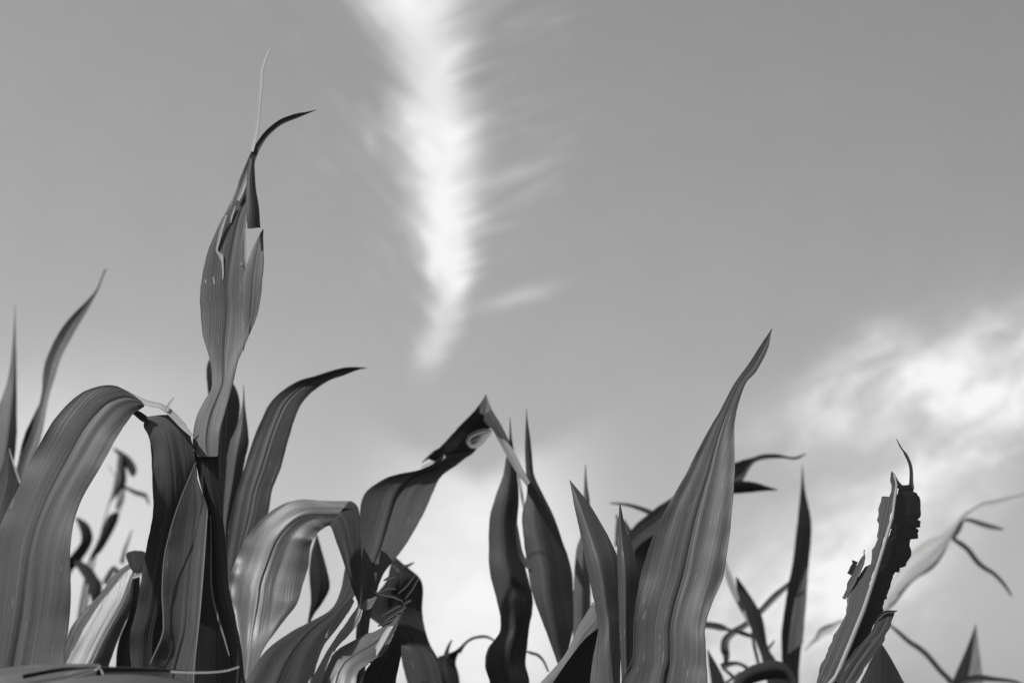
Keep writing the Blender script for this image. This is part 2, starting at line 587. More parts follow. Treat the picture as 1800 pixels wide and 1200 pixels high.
    def strand(self, pts, d, mat=2, thick=0.0005, sub=5, tilt=0.0):
        """pts: (x, y, width) along a thin torn ribbon"""
        st = []
        for i, (x, y, w) in enumerate(pts):
            a = pts[max(i - 1, 0)]
            b = pts[min(i + 1, len(pts) - 1)]
            tx, ty = b[0] - a[0], b[1] - a[1]
            l = math.hypot(tx, ty) or 1
            nx, ny = -ty / l * w / 2, tx / l * w / 2
            st.append((x - nx, y - ny, x + nx, y + ny))
        return self.blade(st, d=d, mat=mat, ruffle=0, ridge=0, sub=sub, thick=thick, groove=0, tilt=tilt, cup=0.18)

    def done(self):
        o = self.b.build('leaf', MATS, self.p.root)
        o.parent = self.p.root
        if self.label:
            o['label'] = self.label
        for pts, rad in self.ribs:
            b = MB()
            b.tube(pts, rad, 8, 0, 0.6)
            r = b.build('midrib', [RIB], self.p.root)
            r.parent = o
        return o


# ------------------------------------------------------------------ ground
gb = MB()
S, NSEG = 4000.0, 40
ids = []
xs = [math.copysign(abs(k / NSEG) ** 3, k) * S for k in range(-NSEG, NSEG + 1)]
for yy in xs:
    ids.append([gb.vert((xx, yy, 0.0), (xx, yy)) for xx in xs])
for i in range(len(xs) - 1):
    for j in range(len(xs) - 1):
        gb.face([ids[i][j], ids[i][j + 1], ids[i + 1][j + 1], ids[i + 1][j]])
ground = gb.build('ground', [soil_material()])
ground['kind'] = 'structure'

# ------------------------------------------------------------------ corn plants, near row
# --- far left front: the broad leaf that arches over and droops
p = Plant(60, 1.26, 1330, 'corn plant at far left whose broad leaf arches over and hangs down torn')
lf = p.leaf('broad arching leaf torn through at its crest, far half hanging down')
lf.blade([(-80, 1290, 100, 1290), (-62, 1180, 109, 1180), (-42, 1075, 124, 1075), (-14, 960, 124, 965), (22, 878, 139, 888), (62, 795, 178, 818),
          (95, 737, 206, 767), (138, 694, 226, 737), (172, 679, 234, 727), (200, 677, 244, 720), (226, 689, 252, 715), (250, 706, 254, 713)],
         d=[1.27, 1.27, 1.27, 1.28, 1.30], tilt=[-.05, -.08, -.10, .0, .2], cup=[.03, .03, .02, -.02], ruffle=.05, ridge=.018, base=1.25, groove=.02)
lf.blade([(203, 706, 204, 706.5), (220, 714, 226, 722), (232, 718, 236, 729), (246, 723, 249, 740), (258, 731, 262, 745)], d=[1.295, 1.30, 1.31], tilt=.5, mat=1, cup=.1)
lf.strand([(220, 686, 4), (238, 698, 8), (254, 706, 9), (268, 710, 9), (282, 713, 9), (296, 722, 11), (308, 733, 12), (322, 749, 10), (338, 766, 5)], 1.312, 2, tilt=-.4)
lf.strand([(293, 722, 5), (296, 712, 4), (302, 703, 3), (306, 698, 1)], 1.310, 2)
lf.blade([(258, 733, 258, 732), (252, 748, 285, 729), (260, 764, 306, 731), (265, 785, 326, 745), (267, 820, 338, 780), (268, 860, 346, 835), (269, 900, 345, 890), (260, 950, 335, 950), (251, 1000, 322, 1000),
          (245, 1040, 315, 1045), (239, 1075, 308, 1080), (229, 1110, 302, 1110), (228, 1135, 298, 1140), (231, 1170, 292, 1175), (236, 1230, 280, 1230), (250, 1300, 256, 1302)],
         d=[1.315, 1.335, 1.385, 1.42, 1.44], tilt=[.25, .3, .4, .5], cup=[-.10, -.15, -.15], ruffle=.07, ridge=.024, groove=.0, mat=0)
lf.done()
lf = p.leaf('torn leaf lying level across the foot of the plant, thin whisker at its end')
lf.blade([(-90, 1205, -90, 1320), (-30, 1182, -30, 1290), (20, 1172, 22, 1262), (65, 1168, 78, 1240), (115, 1165.5, 132, 1218), (176, 1166.5, 168, 1186)],
         d=[1.10, 1.11, 1.12], tilt=-.35, cup=-.12, ridge=.03, ruffle=.03)
lf.blade([(40, 1185, 40, 1225), (100, 1174, 100, 1202), (140, 1172, 140, 1192), (176, 1171.5, 176, 1187), (255, 1172.5, 255, 1185.5), (319, 1177, 319, 1182), (345, 1180, 345, 1182)],
         d=[1.112, 1.122, 1.13], tilt=.4, cup=.1, mat=1, ridge=.03)
lf.blade([(20, 1212, 40, 1290), (100, 1197, 110, 1270), (180, 1186, 185, 1260), (240, 1184.5, 235, 1255), (290, 1189, 270, 1260), (335, 1199, 310, 1270), (375, 1225, 340, 1290)],
         d=[1.09, 1.10, 1.12], tilt=-.3, cup=-.1, ridge=.03, base=1.3)
lf.strand([(176, 1169, 2), (172, 1174, 2.5), (165, 1178, 1.5)], 1.108, 2)
lf.strand([(176, 1174, 2), (180, 1182, 3), (182, 1188, 1.5)], 1.106, 2)
lf.strand([(300, 1180, 3), (340, 1181.5, 2.4), (372, 1181, 2.2), (399, 1178, 2), (421, 1171, 1.4)], 1.125, 2)
lf.done()

# --- left of centre: the tall plant with the twisted leaf that reaches highest
p = Plant(395, 1.40, 1330, 'tallest corn plant, its twisted torn leaf ending in two thin tips')
lf = p.leaf('tall twisted leaf with pale tears and a notch, reaching highest')
lf.blade([(352, 803, 381, 802), (347, 800, 383, 799), (340, 788, 385, 782), (339, 768, 387, 757), (346, 732, 395, 725), (361, 702, 404, 695), (373, 678, 411, 664), (370, 637, 419, 632), (357, 590, 437, 590), (352, 545, 439, 548),
          (352, 512, 431, 515), (356, 480, 430, 484), (364, 447, 431, 455), (379, 408, 431.5, 420), (396, 374, 432, 395), (411, 345, 440, 360), (423, 311, 443, 320), (437, 277, 447, 290), (450, 253, 455, 266), (467, 230, 471, 240), (492, 210.5, 494, 220), (520, 200, 523, 207.5), (540, 196.5, 541, 200), (556, 193, 556, 193.5)],
         d=[1.33, 1.34, 1.355, 1.365, 1.37, 1.375, 1.38, 1.37, 1.35], tilt=[-.2, -.1, .0, .0, .0, .0, .1, .6, .8], cup=[.0, .04, .05, .05, .04, .05, .05, .2, .2], ruffle=.03, ridge=.012, groove=.03, mid=[.55, .52, .48, .60, .64, .62, .5, .5])
lf.blade([(428, 618, 430, 606), (430, 590, 437, 590), (430, 565, 447, 567), (428, 545, 453, 548), (427, 515, 459, 515), (427.5, 490, 461, 485), (433, 468, 463, 465), (440, 448, 463, 442), (451, 422, 462.5, 420), (462, 403, 463, 403)], d=[1.361, 1.364, 1.368, 1.375], tilt=-.03, cup=.02, ridge=.02, base=None)
lf.blade([(438, 280, 447, 275), (434, 310, 448, 308), (433, 340, 450, 335), (434, 372, 455, 365), (435, 402, 457.5, 400)], d=[1.372, 1.366, 1.36], tilt=[.2, .5, .9], cup=-.25, mat=1)
lf.strand([(441, 266, 9), (445, 250, 10), (449, 236, 8), (453, 215, 7), (456, 180, 6), (459, 150, 5), (460, 127, 5.5), (465, 108, 5), (470, 95, 3.6), (477, 83, 1.4)], 1.376, 2, tilt=-.5)
lf.strand([(438, 294, 3), (432, 316, 7), (425, 336, 8), (418, 353, 5)], 1.3735, 2)
lf.strand([(414, 362, 2), (408, 378, 4), (405, 392, 2.4)], 1.3735, 2)
lf.strand([(398, 378, 3), (390, 400, 5.5), (384, 424, 5), (381, 440, 4), (388, 449, 8), (391, 462, 4), (392, 480, 3), (391.5, 493, 1.2)], 1.3695, 2)
lf.strand([(431, 402, 2), (431, 440, 2.4), (431, 470, 3), (429, 489, 1.5)], 1.3695, 2)
lf.strand([(361, 492, 3), (362, 498, 2)], 1.368, 2)
lf.strand([(369, 497, 1.5), (370, 510, 3), (371, 523, 1)], 1.369, 2)
lf.strand([(375, 486, 1.5), (376, 494, 3.4), (377, 500, 1)], 1.369, 2)
lf.strand([(424, 462, 2), (425, 466, 2)], 1.368, 2)
# lower part, below the fold
lf.blade([(440, 1300, 462, 1300), (415, 1200, 432, 1203), (402, 1150, 424, 1140), (384, 1090, 412, 1078), (372, 1045, 402, 1030), (369, 975, 398, 970), (363, 900, 391, 900), (351, 845, 386, 850), (342, 803, 384, 801), (341, 792, 384, 790)],
         d=[1.36, 1.36, 1.355, 1.35, 1.338], tilt=[.5, .6, .5, .4, .2], cup=[-.3, -.35, -.3, -.05], mid=[.75, .7, .5, .4], mat=1, base=1.25, ruffle=.04)
lf.strand([(370, 905, 1.5), (371, 960, 2.4), (372, 1035, 3), (384, 1088, 3.4), (394, 1120, 3), (403, 1152, 2)], 1.335, 5)
lf.done()
lf = p.leaf('upright leaf folded along its pale midrib in the heart of the tallest plant')
lf.blade([(258, 1290, 330, 1290), (262, 1180, 340, 1180), (286, 1117, 347, 1112), (288, 1085, 350, 1075), (285, 1040, 354, 1040), (288, 985, 358, 985), (296, 945, 362, 935), (308, 905, 365, 895), (324, 860, 354, 862), (337, 825, 346, 838), (342, 812, 343, 815)],
         d=[1.315, 1.318, 1.322, 1.330], tilt=[.05, .0, .0, .0], cup=[.20, .26, .30, .15], mid=[.5, .62, .70, .60], ridge=.018, ruffle=.05, base=1.2)
lf.strand([(336, 1290, 5), (340, 1180, 4.5), (347, 1110, 4), (351, 1070, 4), (358, 985, 3.5), (363, 915, 2.5), (365, 895, 1)], 1.316, 5)
lf.strand([(345, 812, 1), (327, 852, 1.8), (309, 900, 2), (296, 945, 2), (288, 985, 2), (285, 1040, 2), (287, 1085, 2), (285, 1116, 2), (264, 1165, 2)], 1.314, 5)
lf.done()
lf = p.leaf('black shaded leaf in the heart of the tallest plant')
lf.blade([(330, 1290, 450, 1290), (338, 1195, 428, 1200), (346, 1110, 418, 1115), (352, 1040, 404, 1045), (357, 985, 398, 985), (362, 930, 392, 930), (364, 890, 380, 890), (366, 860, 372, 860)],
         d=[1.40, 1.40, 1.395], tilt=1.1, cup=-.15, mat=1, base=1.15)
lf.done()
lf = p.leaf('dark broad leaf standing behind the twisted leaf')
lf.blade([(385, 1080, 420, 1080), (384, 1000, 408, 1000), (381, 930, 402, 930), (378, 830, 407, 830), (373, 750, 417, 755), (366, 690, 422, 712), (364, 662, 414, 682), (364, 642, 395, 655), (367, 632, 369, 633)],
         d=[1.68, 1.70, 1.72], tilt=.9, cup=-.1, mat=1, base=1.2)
lf.done()

# --- front plant right of centre: the broad sword leaf
p = Plant(1150, 1.36, 1330, 'corn plant with the broad upright sword leaf, tallest of the right half')
lf = p.leaf('broad sword leaf standing upright with a grooved midrib')
lf.blade([(1080, 1300, 1240, 1300), (1092, 1200, 1244, 1200), (1108, 1166, 1242, 1165), (1113, 1140, 1240, 1130), (1113, 1105, 1240, 1100), (1117, 1062, 1252, 1060), (1126, 1012, 1272, 1012), (1139, 968, 1279, 966), (1159, 917, 1286, 905), (1182, 874, 1290, 855), (1205, 834, 1291, 815), (1222, 800, 1291, 780),
          (1245, 757, 1291.5, 745), (1267, 719, 1296, 716), (1289, 677, 1304, 690), (1303, 657, 1313, 670), (1318, 636, 1330, 652), (1340, 602, 1349, 615), (1351, 586, 1354, 593), (1357, 577, 1357, 578)],
         d=[1.33, 1.335, 1.345, 1.36, 1.38, 1.39], tilt=[-.15, -.15, -.1, -.05, .1, .1], cup=[.05, .05, .04, .03, .1], ruffle=.05, ridge=.023, base=1.25, groove=.04, mid=[.52, .52, .5, .5])
lf.done()
lf = p.leaf('pointed leaf with a dark right half beside the sword leaf')
lf.blade([(1030, 1290, 1090, 1290), (1037, 1200, 1090, 1198), (1043, 1153, 1090.5, 1140), (1052, 1105, 1089, 1090), (1046, 1064, 1088, 1060), (1039, 1030, 1088, 1018), (1030, 987, 1086, 982), (1022, 945, 1068, 940), (1011, 895, 1047, 903), (1006, 868, 1028, 875), (1001, 843, 1002, 844)],
         d=[1.37, 1.38, 1.395, 1.41], tilt=[.3, .35, .35, .05], cup=[-.30, -.50, -.52, -.15], mid=[.9, .75, .5, .42, .35, .3], ruffle=.03, base=1.25, groove=0)
lf.done()
lf = p.leaf('narrow folded spear leaf, pale on the left and black on the right')
lf.blade([(1095, 1290, 1112, 1290), (1093, 1195, 1110, 1190), (1090, 1133, 1112, 1130), (1088, 1067, 1117, 1056), (1085.5, 1000, 1123, 1010), (1085.5, 965, 1113, 965), (1087, 925, 1099, 925), (1089, 884, 1090, 885)],
         d=[1.365, 1.37, 1.38], tilt=[.2, .3, .2], cup=[-.5, -.65, -.6], mid=[.5, .45, .35, .3], ruffle=.02, base=1.22, groove=0)
lf.done()

# --- right: the shredded dark leaf
p = Plant(1470, 1.40, 1330, 'corn plant with a ragged hail-torn leaf, black beside its pale midrib')
lf = p.leaf('ragged hail-torn leaf with a whisker at its broken top')
mids = [(1415, 1290), (1447, 1215), (1470, 1189), (1496, 1127), (1518, 1072), (1536, 1017), (1554, 958), (1569, 907), (1576, 852), (1572, 832)]
lfe = [(1395, 1290), (1424, 1212), (1434, 1184), (1456, 1138), (1471, 1104), (1487, 1062), (1529, 991), (1551, 900), (1564, 850), (1567, 826)]
# left half: lit, in stepped tatters
lf.blade([(1395, 1290, 1415, 1290), (1428, 1205, 1452, 1212), (1434, 1184, 1471, 1188), (1448, 1156, 1483, 1158), (1455, 1138, 1492, 1138), (1471, 1104, 1505, 1106), (1487, 1068, 1519, 1068), (1487, 1054, 1524, 1054), (1497, 1030, 1532, 1032), (1509, 1012, 1538, 1011), (1518, 996, 1543, 997), (1529, 991, 1545, 990), (1532, 966, 1552, 966), (1541, 946, 1557, 946), (1538, 940, 1559, 940), (1541, 914, 1567, 914), (1549, 885, 1572, 885), (1551, 872, 1574, 873), (1556, 876, 1574, 869), (1563, 874, 1574.5, 866), (1565, 845, 1576, 850), (1567, 827, 1570, 830)],
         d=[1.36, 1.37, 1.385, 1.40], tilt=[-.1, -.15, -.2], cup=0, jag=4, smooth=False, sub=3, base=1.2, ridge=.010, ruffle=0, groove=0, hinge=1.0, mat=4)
lf.blade([(1479, 1050, 1486, 1053), (1490, 1025, 1500, 1030), (1501, 1002, 1512, 1008), (1509, 985, 1520, 990), (1517, 974, 1521, 980), (1518, 966, 1518.5, 966)], d=1.382, tilt=-.3, jag=1.8, smooth=False, sub=3, mat=4)
lf.blade([(1488, 1006, 1497, 1011), (1494, 993, 1503, 1000), (1500, 984, 1507, 987)], d=1.386, tilt=.3, jag=1.8, smooth=False, mat=1, sub=4)
# right half: shade painted in as a near-black leaf colour, its margin torn in steps


def rib_x(y):
    for (x0, y0), (x1, y1) in zip(mids, mids[1:]):
        if y1 <= y <= y0:
            return x0 + (x1 - x0) * (y0 - y) / (y0 - y1)
    return mids[0][0] if y > mids[0][1] else 1576


torn = [(1470, 1290), (1484, 1240), (1492, 1190), (1516, 1150), (1524, 1130), (1534, 1106), (1545, 1085), (1553, 1072), (1557, 1053), (1562, 1051), (1562, 1045), (1566, 1034), (1570, 1026), (1574, 1010), (1579, 1003), (1584, 1005),
        (1586, 997), (1595, 994), (1599, 984), (1604, 972), (1602, 958), (1604, 947), (1613, 945), (1612, 936), (1614, 927), (1620, 925), (1621, 916), (1616, 912), (1619, 903), (1618, 888), (1616, 876), (1613, 866), (1606, 863)]
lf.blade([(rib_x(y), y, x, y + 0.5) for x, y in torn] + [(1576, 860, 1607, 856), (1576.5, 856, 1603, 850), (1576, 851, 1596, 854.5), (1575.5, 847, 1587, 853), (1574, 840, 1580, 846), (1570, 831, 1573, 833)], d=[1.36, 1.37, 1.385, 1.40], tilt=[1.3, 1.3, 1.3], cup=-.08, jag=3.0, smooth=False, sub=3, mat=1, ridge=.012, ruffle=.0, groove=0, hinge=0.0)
lf.strand([(1602, 858, 10), (1602, 846, 7), (1602, 830, 6), (1600.5, 818, 5.5), (1597, 808, 5), (1592.5, 799, 5), (1588, 792, 2.6), (1583, 785, 2.4), (1576, 771, 1)], 1.415, 1)
lf.ribs.append(([pt(x, y, 1.352 + 0.047 * k / 9) for k, (x, y) in enumerate(mids)], [.0026, .0026, .0025, .0024, .0022, .002, .0018, .0015, .0012, .0006]))
# lower flap turned outwards
lf.blade([(1462, 1215, 1496, 1215), (1470, 1193, 1506, 1195), (1485, 1163, 1525, 1167), (1507, 1134, 1543, 1141), (1532, 1105, 1560, 1118), (1540, 1090, 1567, 1105), (1548, 1076, 1572, 1088), (1554, 1072, 1577, 1073)],
         d=[1.345, 1.35, 1.355], tilt=.1, jag=3.0, smooth=False, sub=4, mat=4, ridge=.012)
lf.strand([(1542, 1088, 5), (1556, 1076, 6), (1577, 1073, 1.5)], 1.352, 1)
lf.done()
lf = p.leaf()
lf.blade([(1495, 1300, 1635, 1300), (1503, 1225, 1602, 1225), (1525, 1172, 1578, 1178), (1540, 1143, 1562, 1150), (1550, 1132, 1552, 1134)], d=[1.5, 1.52], tilt=.8, cup=-.3, mat=1, base=1.2)
lf.done()

# ------------------------------------------------------------------ second row
# --- far left behind
p = Plant(10, 1.75, 1330, 'corn plant behind the arching leaf, two slender tapering leaves rising above it', push=1.14)
lf = p.leaf('needle-tipped leaf at the very edge')
lf.blade([(-50, 1100, 0, 1100), (-42, 950, 14, 930), (-34, 850, 22, 840), (-18, 765, 29, 770), (0, 708, 29.5, 720), (12, 672, 29, 672), (18.5, 640, 28.5, 630), (22.8, 593, 27.6, 593), (25, 560, 27, 560), (26.5, 532, 26.7, 532)],
         d=[1.75, 1.77, 1.80], tilt=[.2, .1], cup=[-.25, -.25, -.1], mid=.65, base=1.3)
lf.done()
lf = p.leaf('slender leaf curving up to the right with a dark fold at its foot')
lf.blade([(10, 960, 22, 965), (25, 860, 42, 862), (31, 815, 61, 804), (50, 770, 73, 766), (66, 720, 82, 716), (73, 690, 88, 690), (75, 660, 97, 662), (82, 628, 108, 628), (103, 586, 130, 585), (126, 555, 150, 552), (153, 528, 164, 527), (169, 509, 174, 507), (178, 488, 181, 488), (184, 473, 187.5, 473)],
         d=[1.72, 1.74, 1.78, 1.80], tilt=[.0, .1, .2, .3], cup=[.2, .1, .1], base=1.25)
lf.blade([(31, 815, 50, 812), (36, 790, 58, 790), (44, 762, 64, 765), (58, 732, 72, 740), (72, 704, 76, 708)], d=[1.76, 1.77], tilt=1.2, mat=1, cup=.2)
lf.done()
lf = p.leaf('short pointed leaf with a pale right margin')
lf.blade([(-45, 1000, 0, 1000), (-35, 940, 22, 905), (-12, 866, 37, 851), (3, 822, 29, 827), (12, 797, 20, 801), (16, 786, 16.5, 786.5)], d=[1.5, 1.52, 1.53], tilt=[.1, .3], cup=-.1, mat=1, base=1.3)
lf.strand([(36, 850, 3), (28, 827, 3), (20, 802, 2.4), (16.5, 788, 1)], 1.52, 2)
lf.done()

# --- bright bent leaf seen under the arch
p = Plant(185, 1.62, 1330, 'corn plant under the arching leaf, its sunlit leaf bent over at the top')
lf = p.leaf('glossy sunlit leaf bent over at its top')
lf.blade([(95, 1300, 200, 1300), (112, 1185, 190, 1185), (122, 1155, 198, 1150), (140, 1120, 212, 1112), (162, 1080, 226, 1078), (185, 1047, 233, 1050), (205, 1022, 234, 1025), (225, 1004, 236, 1003)],
         d=[1.60, 1.615, 1.635, 1.65], tilt=[.35, .3, .0], cup=[-.30, -.28, -.12], mid=[.55, .6, .8], base=1.3, ridge=.02, mat=3)
lf.blade([(233, 1004, 246, 1012), (228, 995, 262, 1000), (222, 980, 262, 980), (224, 971, 258, 972), (236, 967, 250, 968)], d=[1.64, 1.66, 1.68], tilt=.6, cup=-.1, mat=1)
lf.strand([(233, 1014, 6), (248, 1009, 6), (262, 1006, 4)], 1.632, 2)
lf.done()
lf = p.leaf()
lf.blade([(100, 1260, 118, 1260), (108, 1165, 120, 1165), (112, 1138, 140, 1122), (126, 1100, 162, 1080), (150, 1070, 185, 1047), (175, 1044, 205, 1022), (195, 1017, 222, 1004), (214, 998, 240, 993), (240, 984, 252, 984)], d=[1.66, 1.67, 1.70], tilt=-.1, cup=.1, base=1.2)
lf.done()
lf = p.leaf()
lf.blade([(205, 1300, 226, 1300), (203, 1200, 229, 1200), (208, 1130, 236, 1130), (226, 1080, 243, 1080), (230, 1040, 246, 1040), (232, 1012, 246, 1014)], d=[1.68, 1.70], tilt=1.3, cup=-.1, mat=1, base=1.2)
lf.done()

# --- plant right of the twisted leaf: arching leaf, spear and the glossy folded leaf
p = Plant(425, 1.60, 1330, 'corn plant with a glossy white-ribbed leaf folded sharply down at its end')
lf = p.leaf('spear leaf, grey on the left and black on the right')
lf.blade([(396, 1060, 412, 1060), (394, 1000, 405, 1000), (392, 930, 402, 930), (396, 850, 423, 848), (399, 810, 432, 803), (405, 777, 437, 780), (417, 747, 435, 752), (426, 710, 430.5, 712), (428, 677, 428.6, 677)],
         d=[1.66, 1.67, 1.68], tilt=.25, cup=[-.5, -.5, -.3], mid=.45, base=1.3)
lf.done()
lf = p.leaf('tall leaf arching to the right with a fine drooping tip')
lf.blade([(392, 1130, 420, 1130), (396, 1040, 425, 1040), (399, 972, 446, 965), (404, 920, 470, 906), (416, 865, 478, 862), (430, 818, 494, 820), (446, 770, 508, 768), (460, 737, 519, 733), (472, 712, 532, 707), (492, 690, 551, 687), (523, 670, 578, 669), (553, 661, 600, 661), (587, 650, 620, 653), (613, 645, 633, 649), (645, 646, 645.5, 646.5)],
         d=[1.61, 1.61, 1.62, 1.63, 1.64], tilt=[.15, .15, .2, .5], cup=[-.03, -.03, .05], ruffle=.04, ridge=.022, base=1.3)
lf.done()
lf = p.leaf('glossy leaf with a white midrib, folded sharply down at its end')
lf.blade([(405, 1320, 428, 1320), (418, 1240, 445, 1230), (422, 1170, 458, 1152), (415, 1106, 487, 1106), (404, 1055, 521, 1062), (402, 1022, 532, 1028), (413, 988, 542, 992), (430, 951, 547, 958), (453, 920, 553, 944), (485, 892, 561, 934), (523, 878, 568, 929), (570, 880, 574, 925), (614, 880, 579, 923)],
         d=[1.48, 1.52, 1.57, 1.595, 1.60, 1.60], tilt=[-.2, -.2, -.1, -.05, .0], cup=[-.02, -.05, -.17, -.12, -.08], mid=[.42, .40, .42, .5], ruffle=.08, ridge=.022, mat=3, base=1.3, rib=.05, groove=0)
lf.blade([(579, 923, 614, 880), (583, 928, 624, 885), (590, 948, 631, 898), (600, 976, 633, 935), (612, 1012, 635, 972), (622, 1040, 637, 1005), (631, 1063, 632, 1061)], d=[1.60, 1.56, 1.53, 1.51], tilt=1.25, cup=-.10, mat=1, ruffle=.05, ridge=.03)
lf.done()
lf = p.leaf('small dark diamond-shaped leaf end')
lf.blade([(535, 1180, 540, 1180), (540, 1100, 545, 1096), (546, 1055, 567, 1058), (544, 1010, 580, 1028), (546, 975, 569, 980), (556, 940, 558, 940)], d=[1.9, 1.9], tilt=.5, cup=-.1, mat=1, base=1.2)
lf.done()

# --- centre left: the leaf bent into a peak, dark sweeping leaf, shredded leaf
p = Plant(620, 1.58, 1340, 'corn plant whose leaf rises to a dry pointed peak and hangs down beyond it')
lf = p.leaf('twisted leaf bent at a pale withered peak, end hanging down')
lf.blade([(622, 1200, 640, 1200), (627, 1090, 650, 1090), (630, 1040, 664, 1035), (632, 1000, 677, 1003), (632, 955, 710, 962), (632, 905, 742, 907), (640, 868, 760, 868), (672, 843, 772, 842), (700, 833, 784, 830), (735, 826, 802, 818), (762, 814, 822, 801), (775, 802, 834, 791)],
         d=[1.60, 1.62, 1.66, 1.71, 1.75], tilt=[.35, .3, .35, .6, .9], cup=[.02, .06, .08, .0], mat=0, ruffle=.03, base=1.2, groove=.03, ridge=.014)
lf.blade([(752, 806, 760, 809), (760, 797, 790, 812), (773, 786, 826, 800), (792, 766, 842, 781), (813, 743, 852, 762), (834, 722, 862, 749), (845, 708, 863, 726)], d=[1.73, 1.76, 1.765], tilt=1.1, cup=-.15, mat=1)
lf.blade([(835, 721, 866, 738), (846, 706, 863, 720), (851, 698, 858, 703), (854, 692, 854.5, 692)], d=1.755, tilt=.3, mat=5, cup=.1)
lf.blade([(850, 738, 858, 704), (860, 750, 867, 724), (868, 758, 876, 738), (880, 780, 889, 762), (886, 792, 896, 778)], d=[1.758, 1.735, 1.715], tilt=.8, mat=1, cup=.1)
lf.blade([(872, 766, 890, 775), (886, 792, 900, 787), (894, 807, 909, 803), (906, 827, 917, 820), (917, 842, 926, 836), (926, 854, 932, 848)], d=[1.715, 1.665], tilt=.25, mat=5, cup=.2)
lf.strand([(864, 757, 4), (852, 757, 7), (838, 761, 7), (827, 767, 7), (823, 776, 7), (830, 784, 8), (842, 779, 10), (852, 766, 12), (862, 757, 9)], 1.742, 5, tilt=-.3)
lf.strand([(828, 776, 4), (838, 772, 13), (850, 766, 14), (862, 757, 8)], 1.748, 4, tilt=-.2)
lf.strand([(740, 821, 2), (756, 815, 6), (772, 808, 7), (782, 801, 5)], 1.735, 2, tilt=-.4)
lf.strand([(742, 813, 1), (754, 803, 5), (772, 791, 7), (800, 786, 3)], 1.745, 1)
lf.done()
lf = p.leaf('wide dark leaf sweeping up from the bottom edge')
lf.blade([(400, 1300, 560, 1320), (420, 1222, 548, 1235), (438, 1185, 548, 1200), (468, 1143, 562, 1152), (508, 1112, 582, 1108), (550, 1090, 602, 1078), (582, 1070, 622, 1048), (598, 1040, 634, 1025), (606, 1000, 634, 995), (612, 955, 630, 955), (618, 930, 619, 930)],
         d=[1.50, 1.53, 1.58, 1.64], tilt=[.2, .3, .4], cup=[-.05, -.05, .0], mat=1, base=1.25, ridge=.024)
lf.done()
lf = p.leaf('pale shredded leaf splayed in strips')
lf.blade([(525, 1260, 534, 1262), (541, 1197, 546, 1200), (559, 1142, 564, 1145), (570, 1121, 576, 1125), (587, 1088, 594, 1102), (601, 1066, 612, 1076), (619, 1049, 623, 1057)], d=[1.46, 1.48, 1.50], tilt=-.2, jag=.8, cup=.05, ridge=.012, mat=3)
lf.blade([(525, 1260, 560, 1265), (545, 1199, 566, 1200), (575, 1143, 588, 1145), (594, 1114, 611, 1118), (617, 1081, 632, 1092), (627, 1066, 638, 1072)], d=[1.45, 1.47, 1.49], tilt=-.3, jag=.8, cup=-.06, ridge=.012, mat=3)
lf.blade([(538, 1260, 628, 1262), (556, 1199, 628, 1198), (575, 1160, 634, 1176), (597, 1138, 656, 1161), (638, 1115, 674, 1150), (671, 1102, 690, 1122), (690, 1090, 698, 1100), (704, 1072, 708, 1078)], d=[1.455, 1.48, 1.51], tilt=[-.2, -.25, .1], jag=2, cup=-.08, ridge=.018, base=1.25, mat=3)
lf.blade([(633, 1065, 640, 1072), (645, 1054, 652, 1068), (661, 1046, 663, 1052)], d=1.50, tilt=-.2, jag=1.5)
for a in ([(668, 1084, 5), (690, 1070, 5), (710, 1060, 6), (723, 1054, 4)], [(668, 1097, 4), (690, 1080, 6), (714, 1066, 4)], [(664, 1100, 4), (684, 1090, 5), (700, 1083, 5)],
          [(700, 1043, 5), (714, 1030, 4), (724, 1018, 3.4), (731, 1009, 2)], [(712, 1052, 3), (724, 1036, 4), (736, 1016, 3)], [(676, 1118, 8), (694, 1100, 6), (706, 1076, 5), (712, 1058, 3)],
          [(655, 1040, 6), (672, 1044, 6), (690, 1048, 6), (708, 1056, 3)], [(674, 1020, 6), (684, 1015, 6), (694, 1012, 5)], [(664, 1042, 4), (680, 1034, 5), (696, 1034, 4)]):
    a = [(a[0][0], a[0][1], 2)] + [(x, y, w * .85) for x, y, w in a[1:]]
    lf.strand(a, 1.505 + random.random() * .02, 4, tilt=.1)
lf.strand([(650, 1164, 6), (664, 1140, 10), (682, 1108, 9), (690, 1100, 3)], 1.485, 2, tilt=-.5)
lf.done()
lf = p.leaf()
lf.blade([(615, 1290, 690, 1290), (632, 1200, 696, 1200), (655, 1160, 704, 1155), (678, 1125, 704, 1125), (694, 1098, 697, 1100)], d=[1.53, 1.55], tilt=.5, cup=-.1, mat=1, base=1.2)
lf.done()

# --- dark leaf beyond the shredded one
p = Plant(745, 1.74, 1330, 'dark corn plant behind the shredded leaf, its top bent and frayed', push=1.06)
lf = p.leaf('dark bent leaf with a frayed top')
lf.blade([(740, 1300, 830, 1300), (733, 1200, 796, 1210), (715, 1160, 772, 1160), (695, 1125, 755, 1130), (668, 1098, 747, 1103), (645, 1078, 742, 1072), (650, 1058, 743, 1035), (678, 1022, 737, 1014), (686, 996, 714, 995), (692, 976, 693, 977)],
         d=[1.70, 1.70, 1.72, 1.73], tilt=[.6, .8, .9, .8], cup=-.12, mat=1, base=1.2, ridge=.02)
lf.strand([(706, 995, 5), (716, 994, 5), (722, 991, 4), (728, 988, 2)], 1.73, 1)
lf.strand([(690, 992, 4), (697, 1000, 7), (702, 1006, 2)], 1.69, 0, tilt=-.4)
lf.done()
lf = p.leaf()
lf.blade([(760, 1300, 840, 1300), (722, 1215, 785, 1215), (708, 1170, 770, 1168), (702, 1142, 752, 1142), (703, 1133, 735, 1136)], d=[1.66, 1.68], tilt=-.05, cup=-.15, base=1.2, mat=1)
lf.done()
lf = p.leaf()
